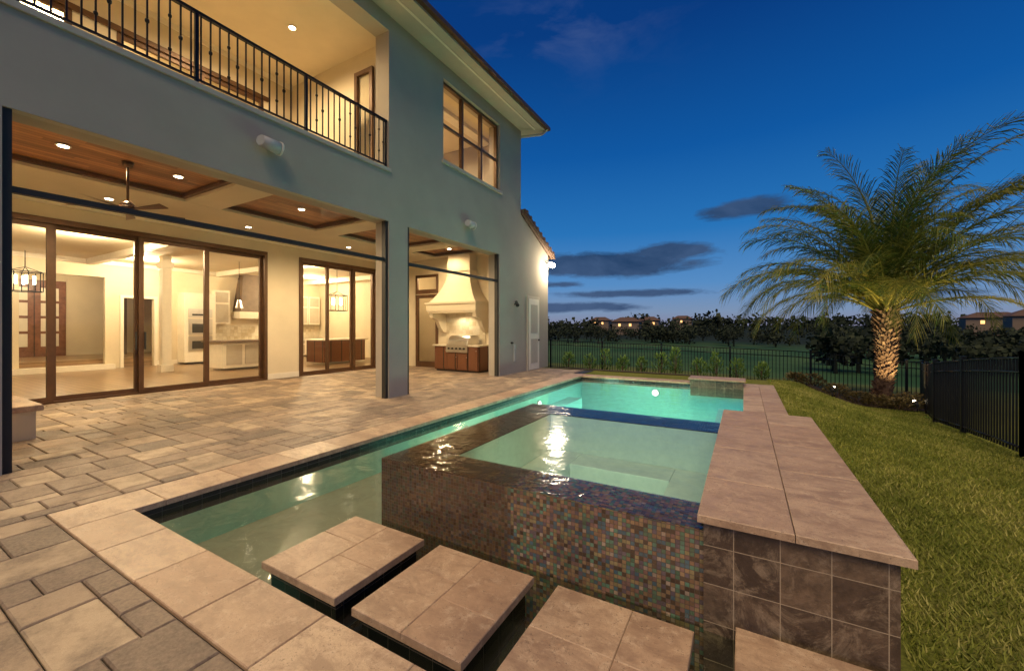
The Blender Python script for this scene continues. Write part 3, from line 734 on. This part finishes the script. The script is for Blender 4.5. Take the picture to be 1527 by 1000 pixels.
for i in range(n):
    a=ring[i];c_=ring[i+1]
    b.poly([(a[0],a[2],a[3]),(a[1],a[2],a[3]),(c_[1],c_[2],c_[3]),(c_[0],c_[2],c_[3])],'cream')
    b.poly([(a[0],11.79,a[3]),(a[0],a[2],a[3]),(c_[0],c_[2],c_[3]),(c_[0],11.79,c_[3])],'cream')
    b.poly([(a[1],a[2],a[3]),(a[1],11.79,a[3]),(c_[1],11.79,c_[3]),(c_[1],c_[2],c_[3])],'cream')
l=ring[-1]; b.box(l[0]-.04,l[1]+.04,l[2]-.04,11.79,3.47,3.54,'cream'); b.box(l[0],l[1],l[2],11.79,3.54,4.05,'cream')
for x_ in (hx0+.05,hx1-.2):
    pts=[(11.79,2.0),(10.98,2.0),(11.02,1.85),(11.3,1.75),(11.45,1.5),(11.6,1.35),(11.79,1.3)]
    b.poly([(x_,p[0],p[1]) for p in pts],'cream'); b.poly([(x_+.15,p[0],p[1]) for p in pts][::-1],'cream')
    for i in range(len(pts)-1): b.poly([(x_,*pts[i]),(x_+.15,*pts[i]),(x_+.15,*pts[i+1]),(x_,*pts[i+1])],'cream')
b.box(hx0+.2,hx1-.2,11.77,11.79,.92,2.0,'backsplash')
b.build('hood_body',hood)
light('hood_lamp',(-8.67,11.35,1.97),45,(1,.78,.46),.05,hood,'SPOT',DN,165)

# ------------------------------------------------------------------ fences
def fence(pts,name):
    E_=empty(name); b=MB()
    for (p,q) in zip(pts[:-1],pts[1:]):
        L=math.hypot(q[0]-p[0],q[1]-p[1]); n=int(L/.105)
        for i in range(n+1):
            t=i/n; x=p[0]+(q[0]-p[0])*t; y=p[1]+(q[1]-p[1])*t; z=g(x,y); w=.009
            hgt=1.25
            if i%22==0: b.box(x-.03,x+.03,y-.03,y+.03,z-.1,z+hgt+.05,'iron'); b.box(x-.038,x+.038,y-.038,y+.038,z+hgt+.05,z+hgt+.07,'iron')
            else: b.box(x-w,x+w,y-w,y+w,z+.05,z+hgt,'iron')
        m=max(1,int(L/1.0))
        for i in range(m):
            a=Vector((p[0]+(q[0]-p[0])*i/m,p[1]+(q[1]-p[1])*i/m,0)); c_=Vector((p[0]+(q[0]-p[0])*(i+1)/m,p[1]+(q[1]-p[1])*(i+1)/m,0))
            for h in (.12,1.07,1.25):
                A=Vector((a.x,a.y,g(a.x,a.y)+h)); C_=Vector((c_.x,c_.y,g(c_.x,c_.y)+h)); b.cyl(A,C_,.018,.018,4,'iron')
    b.build('railings',E_)
fence([(-12,16.3),(4.5,16.3)],'metal_fence')
fence([(fx(.5),.5),(fx(7.5),7.5),(fx(11.6),11.6),(4.5,16.27)],'metal_fence')

# ------------------------------------------------------------------ palm
palm=empty('palm_tree'); px_,py_=3.42,15.5; pz=g(px_,py_)
b=MB()
TH=2.7
lean=lambda t:(.14*math.sin(t*2.2),0)
def trr(t): return .235-.035*math.sin(t*3.0)+.05*t
for i in range(12):
    t=i/12;t2=(i+1)/12; b.cyl((px_+lean(t)[0],py_,pz-.1+t*(TH+.1)),(px_+lean(t2)[0],py_,pz-.1+t2*(TH+.1)),trr(t)*.9,trr(t2)*.9,18,'bark',.2,False)
nb=380
for i in range(nb):
    t=i/nb; a=i*2.39996; z=pz+t*TH; r=trr(t)
    d=Vector((math.cos(a),math.sin(a),0)); n=Vector((-d.y,d.x,0)); o=Vector((px_+lean(t)[0],py_,z))+d*(r*.82)
    w=.055*U(.7,1.3); h=.12*U(.7,1.3); ou=.065*U(.4,1.6)+.08*t*t
    A=o-n*w;B=o+n*w;T=o+d*ou+Vector((0,0,h))+n*U(-.02,.02); T1=T-n*w*.5;T2=T+n*w*.5; Bk=o+Vector((0,0,h*.9))
    cc=min(1,max(0,random.gauss(.45,.28)))
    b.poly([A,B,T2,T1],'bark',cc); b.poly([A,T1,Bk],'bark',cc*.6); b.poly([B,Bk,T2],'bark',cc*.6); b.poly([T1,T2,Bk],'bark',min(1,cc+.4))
b.build('trunk',palm)
b=MB()
def frond(az,el,L,droop,col):
    o=Vector((px_+.12,py_,pz+TH+U(-.1,.4))); d=Vector((math.cos(az),math.sin(az),0)); side=Vector((-d.y,d.x,0))
    o=o+d*.12; n=26; pts=[o]
    tw=U(-.6,.6); roll=U(-.6,.6)
    for i in range(n):
        s=(i+1)/n; a=el-droop*(s**1.9)
        pts.append(pts[-1]+(d*math.cos(a)+Vector((0,0,math.sin(a)))+side*tw*s*.45)*(L/n))
    for i in range(n):
        r=.03*(1-i/n)+.004
        b.cyl(pts[i],pts[i+1],r,r*.95,5,'palm',.95 if i<7 else .75,False)
    for i in range(12,n*4-1):
        s=i/(n*4); k=i//4; p=pts[k].lerp(pts[k+1],(i%4)/4); T=(pts[k+1]-pts[k]).normalized(); up=side.cross(T)*-1
        if up.z<0 and el-droop*s>-1.4: up=-up
        sd=(side*math.cos(roll*s)+up*math.sin(roll*s)).normalized()
        ll=1.0*math.sin(math.pi*min(1,(s*.82+.16)))**.55*U(.6,1.12)*(L/4.6)
        if s<.2: ll*=.5
        for sg in (-1,1):
            if R()<.06: continue
            dir_=(sd*sg*U(.65,1.05)+T*(.7+1.2*s)+up*U(-.1,.5)).normalized()
            drop=Vector((0,0,-1))*ll*U(.25,.8)
            w=T*.0145
            m1=p+dir_*ll*.38+drop*.05; m_=p+dir_*ll*.72+drop*.28; e_=p+dir_*ll*.95+drop*.72
            cc=min(1,max(0,col+U(-.28,.28)+.12*s))
            b.poly([p-w*.6,p+w*.6,m1+w,m1-w],'palm',cc); b.poly([m1-w,m1+w,m_+w*.75,m_-w*.75],'palm',cc); b.poly([m_-w*.75,m_+w*.75,e_],'palm',min(1,cc+.1))
NF=84
for i in range(NF):
    t=i/NF; az=i*2.39996+U(-.25,.25)
    el=math.radians(88-t*70+U(-8,8))
    frond(az,el,U(4.5,5.7)*(1-.22*t),math.radians(U(50,90)+t*36),.26+.32*R()+.20*t+.12*math.cos(az))  # lower and +X fronds tinted yellower: uplight glow put into leaf colour
b.build('fronds',palm)
b=MB()
def blob(cx,cy,rx2,ry2,k,n=28,dz=.02,mound=.1):
    bb=len(b.v); rings=5
    ph=[U(.85,1.15) for _ in range(n)]
    b.v.append((cx,cy,g(cx,cy)+mound))
    for r in range(1,rings+1):
        f=r/rings
        for i in range(n):
            a=2*math.pi*i/n; x=cx+rx2*f*math.cos(a)*ph[i]; y=cy+ry2*f*math.sin(a)*ph[i]; b.v.append((x,y,g(x,y)+dz+mound*(1-f*f)))
    for i in range(n): b.addf([bb,bb+1+i,bb+1+(i+1)%n],k,None,True)
    for r in range(rings-1):
        for i in range(n): j=(i+1)%n; q=bb+1+r*n; b.addf([q+i,q+n+i,q+n+j,q+j],k,None,True)
blob(2.9,15.3,1.5,.95,'mulch',mound=.12)
blob(-3,15.0,4.6,.75,'mulch',mound=.05)
b.build('mulch_bed')
def plant(name,x,y,h,r,nl,k,up=.7,lw=.035,sc=1):
    b=MB(); z=g(x,y)+.03
    for i in range(5): a=U(0,6.28); b.cyl((x,y,z-.05),(x+r*.4*math.cos(a),y+r*.4*math.sin(a),z+h*.7),.008,.004,5,'bark',.3,False)
    for i in range(nl):
        a=U(0,6.283); t=R()**.8; rr=r*math.sqrt(R())*(math.sin(math.pi*(.25+.65*t)))
        p=Vector((x+rr*math.cos(a),y+rr*math.sin(a),z+h*t*.9)); a2=a+U(-.8,.8)
        d=Vector((math.cos(a2)*(1-up),math.sin(a2)*(1-up),up*U(.3,1.2))).normalized(); l=U(.07,.15)*sc; s=d.orthogonal().normalized(); s.rotate(Matrix.Rotation(U(0,6.28),3,d))
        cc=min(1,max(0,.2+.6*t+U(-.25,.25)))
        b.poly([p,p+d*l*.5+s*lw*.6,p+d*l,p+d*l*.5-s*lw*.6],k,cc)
    b.build(name)
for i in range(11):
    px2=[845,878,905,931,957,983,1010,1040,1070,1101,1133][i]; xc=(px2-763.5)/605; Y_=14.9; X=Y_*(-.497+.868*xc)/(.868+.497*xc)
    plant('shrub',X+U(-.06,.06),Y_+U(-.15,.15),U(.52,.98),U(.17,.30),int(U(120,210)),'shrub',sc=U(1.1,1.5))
for (x,y,h,r) in ((1.75,15.1,.4,.32),(2.3,14.75,.38,.33),(2.75,14.6,.35,.3),(3.75,14.7,.4,.36),(4.0,15.1,.45,.4),(3.15,14.55,.32,.28),(1.35,14.9,.3,.25),(3.5,14.3,.3,.3)): plant('garden_plant',x,y,h,r,260,'bush',.45)
ll_=empty('landscape_light'); b=MB(); lx,ly=3.85,14.2; lz=g(lx,ly); b.cyl((lx,ly,lz),(lx,ly,lz+.18),.012,.012,6,'dark'); b.cyl((lx,ly,lz+.16),(lx-.03,ly+.08,lz+.27),.035,.05,12,'dark'); b.sphere((lx-.035,ly+.09,lz+.285),.03,'bulb',8); b.build('fixture',ll_)
light('uplight',(lx-.05,ly+.1,lz+.38),330,(1,.78,.36),.05,ll_,'SPOT',(0,.4,1),110)
ll_=empty('landscape_light'); b=MB(); lx,ly=2.1,14.1; lz=g(lx,ly); b.cyl((lx,ly,lz),(lx,ly,lz+.18),.012,.012,6,'dark'); b.cyl((lx,ly,lz+.16),(lx+.05,ly+.05,lz+.27),.035,.05,12,'dark'); b.sphere((lx+.055,ly+.055,lz+.285),.022,'bulb',8); b.build('fixture',ll_)
light('uplight',(lx+.1,ly+.08,lz+.38),120,(1,.78,.36),.05,ll_,'SPOT',(.4,.4,1),95)

# ------------------------------------------------------------------ distance
def fartrees():
    b=MB()
    def tree(x,y,h,r,n):
        z=g(x,y); b.cyl((x,y,z-.5),(x,y,z+h*.5),.25,.12,5,'fartree',.1,False)
        cl=[(U(-.5,.5)*r,U(-.5,.5)*r,U(.4,.85)*h,U(.35,.6)*r) for _ in range(6)]
        for i in range(n):
            c_=random.choice(cl); a=U(0,6.283); u=U(-1,1); q=math.sqrt(1-u*u); rr=c_[3]*R()**.35
            p=Vector((x+c_[0]+rr*q*math.cos(a),y+c_[1]+rr*q*math.sin(a),z+c_[2]+rr*u*.8)); s=U(.2,.5)*r/3.8
            d=Vector((U(-1,1),U(-1,1),U(-1,1))).normalized(); e_=d.orthogonal().normalized()*s; f_=d.cross(e_).normalized()*s
            b.poly([p-e_,p+f_,p+e_,p-f_*.8],'fartree',min(1,max(0,.5+.4*u+U(-.2,.2))))
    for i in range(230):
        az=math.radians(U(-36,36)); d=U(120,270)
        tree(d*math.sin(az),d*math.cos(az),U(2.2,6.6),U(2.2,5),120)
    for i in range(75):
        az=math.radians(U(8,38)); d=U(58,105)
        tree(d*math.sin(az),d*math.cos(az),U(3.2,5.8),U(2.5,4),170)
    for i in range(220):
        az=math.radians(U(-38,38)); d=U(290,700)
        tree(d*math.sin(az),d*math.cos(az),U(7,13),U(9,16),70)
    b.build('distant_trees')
fartrees()
def farhouse(azd,d,w,z,lit=2):
    E_=empty('distant_house'); az=math.radians(azd); x,y=d*math.sin(az),d*math.cos(az); z0=g(x,y)+z
    b=MB(); b.box(x-w,x+w,y-4,y+4,z0-8,z0+4,'graywood')
    b.poly([(x-w-1,y-5,z0+4),(x+w+1,y-5,z0+4),(x+w*.5,y,z0+7),(x-w*.5,y,z0+7)],'roof'); b.poly([(x+w+1,y-5,z0+4),(x+w+1,y+5,z0+4),(x+w*.5,y,z0+7)],'roof'); b.poly([(x-w-1,y+5,z0+4),(x-w-1,y-5,z0+4),(x-w*.5,y,z0+7)],'roof'); b.poly([(x+w+1,y+5,z0+4),(x-w-1,y+5,z0+4),(x-w*.5,y,z0+7),(x+w*.5,y,z0+7)],'roof')
    for i in range(lit): a=x-w+ (i+.7)*2*w/(lit+.5); b.box(a-.8,a+.8,y-4.06,y-4.0,z0+.8,z0+2.6,'warm_pane')
    b.build('house_mass',E_)
for q in ((-14,290,9,5,2),(-11.2,330,8,6,3),(-7,400,8,6.5,1),(-17.5,350,8,6,2),(20,330,11,5.5,2),(22.5,300,9,6,1),(25.5,340,12,7,2)): farhouse(*q)

# ------------------------------------------------------------------ world
wd=bpy.data.worlds.new('World'); scene.world=wd; wd.use_nodes=True; t=NT(wd.node_tree); t.n.clear()
out=t.node('ShaderNodeOutputWorld'); gen=t.node('ShaderNodeTexCoord').outputs['Generated']
sp=t.node('ShaderNodeSeparateXYZ'); t.put(sp.inputs[0],gen); x,y,z=sp.outputs
hor=t.math('SQRT',t.math('ADD',t.math('MULTIPLY',x,x),t.math('MULTIPLY',y,y)))
v=t.math('DIVIDE',z,t.math('MAXIMUM',hor,.01)); u=t.math('ARCTAN2',x,y)
grad=t.ramp(z,[(0,(.24,.23,.34)),(.035,(.20,.29,.45)),(.10,(.09,.26,.55)),(.22,(.018,.17,.48)),(.38,(.003,.095,.36)),(.58,(.001,.042,.21)),(1,(.002,.018,.10))])
nv=t.node('ShaderNodeCombineXYZ'); t.put(nv.inputs[0],t.math('MULTIPLY',u,3.0)); t.put(nv.inputs[1],t.math('MULTIPLY',v,11.0))
n=t.noise(nv.outputs[0],2.6,8,.68,dist=.3); 
nv2=t.node('ShaderNodeCombineXYZ'); t.put(nv2.inputs[0],t.math('MULTIPLY',u,3.0)); t.put(nv2.inputs[1],t.math('MULTIPLY',v,5.0)); t.put(nv2.inputs[2],4.0)
n2=t.noise(nv2.outputs[0],1.7,7,.6,dist=.4)
def gs(u0,v0,su,sv,amp=1):
    a=t.math('POWER',t.math('ABSOLUTE',t.math('DIVIDE',t.math('SUBTRACT',u,u0),su)),2.0)
    b=t.math('POWER',t.math('ABSOLUTE',t.math('DIVIDE',t.math('SUBTRACT',v,v0),sv)),2.0)
    return t.math('MULTIPLY',t.math('EXPONENT',t.math('MULTIPLY',t.math('ADD',a,b),-1.0)),amp)
gl=[gs(-.30,.150,.22,.030,1.5),gs(-.15,.172,.10,.022,1.4),gs(.0,.255,.10,.022,1.1),gs(-.24,.080,.20,.011,1.05),gs(-.40,.048,.22,.014,1.1),gs(-.42,.105,.10,.010,.9),gs(-.9,.1,.3,.05,.7),gs(.9,.12,.3,.04,.6),gs(.35,.06,.3,.010,.6)]
acc=gl[0]
for q in gl[1:]: acc=t.math('MAXIMUM',acc,q)
mask=t.mapr(t.math('ADD',acc,t.math('MULTIPLY',t.math('SUBTRACT',n,.5),1.5)),.38,.80)
mask=t.math('MULTIPLY',mask,t.mapr(acc,.08,.40))
ccol=t.mix(t.mapr(n2,.35,.65),(.012,.04,.11),(.05,.095,.20))
sky=t.mix(t.math('MULTIPLY',mask,.94),grad,ccol)
wm=gs(-.42,.72,.25,.10,.9); wm2=gs(.1,.8,.5,.06,.6)
wk=t.math('MULTIPLY',t.math('MAXIMUM',wm,wm2),t.mapr(n2,.48,.68))
sky=t.mix(t.math('MULTIPLY',wk,.45),sky,(.08,.13,.30))
bg=t.node('ShaderNodeBackground'); t.put(bg.inputs[0],sky); bg.inputs[1].default_value=1.0
sk=t.node('ShaderNodeTexSky',sky_type='NISHITA'); sk.sun_disc=False; sk.sun_elevation=math.radians(0.5); sk.sun_rotation=math.radians(160)
bg2=t.node('ShaderNodeBackground'); t.put(bg2.inputs[0],sk.outputs[0]); bg2.inputs[1].default_value=.004
ad=t.node('ShaderNodeAddShader'); t.l.new(bg.outputs[0],ad.inputs[0]); t.l.new(bg2.outputs[0],ad.inputs[1]); t.l.new(ad.outputs[0],out.inputs[0])
s=bpy.data.lights.new('dusk_fill','SUN'); s.energy=2.9; s.angle=math.radians(40); s.color=(1,.78,.50)  # added soft warm fill from behind the camera; no sun is up at dusk
so=bpy.data.objects.new('dusk_fill',s); scene.collection.objects.link(so); so.rotation_euler=Vector((.14,-.56,.80)).to_track_quat('Z','Y').to_euler()
cam=bpy.data.cameras.new('camera'); co=bpy.data.objects.new('camera',cam); scene.collection.objects.link(co)
co.location=(0,0,1.5); co.rotation_euler=(math.radians(90),0,math.radians(29.8)); cam.sensor_width=36; cam.lens=605/1527*36; cam.shift_y=-12/1527
cam.clip_start=.05; cam.clip_end=6000; scene.camera=co
scene.view_settings.view_transform='Standard'; scene.view_settings.look='None'; scene.view_settings.exposure=0
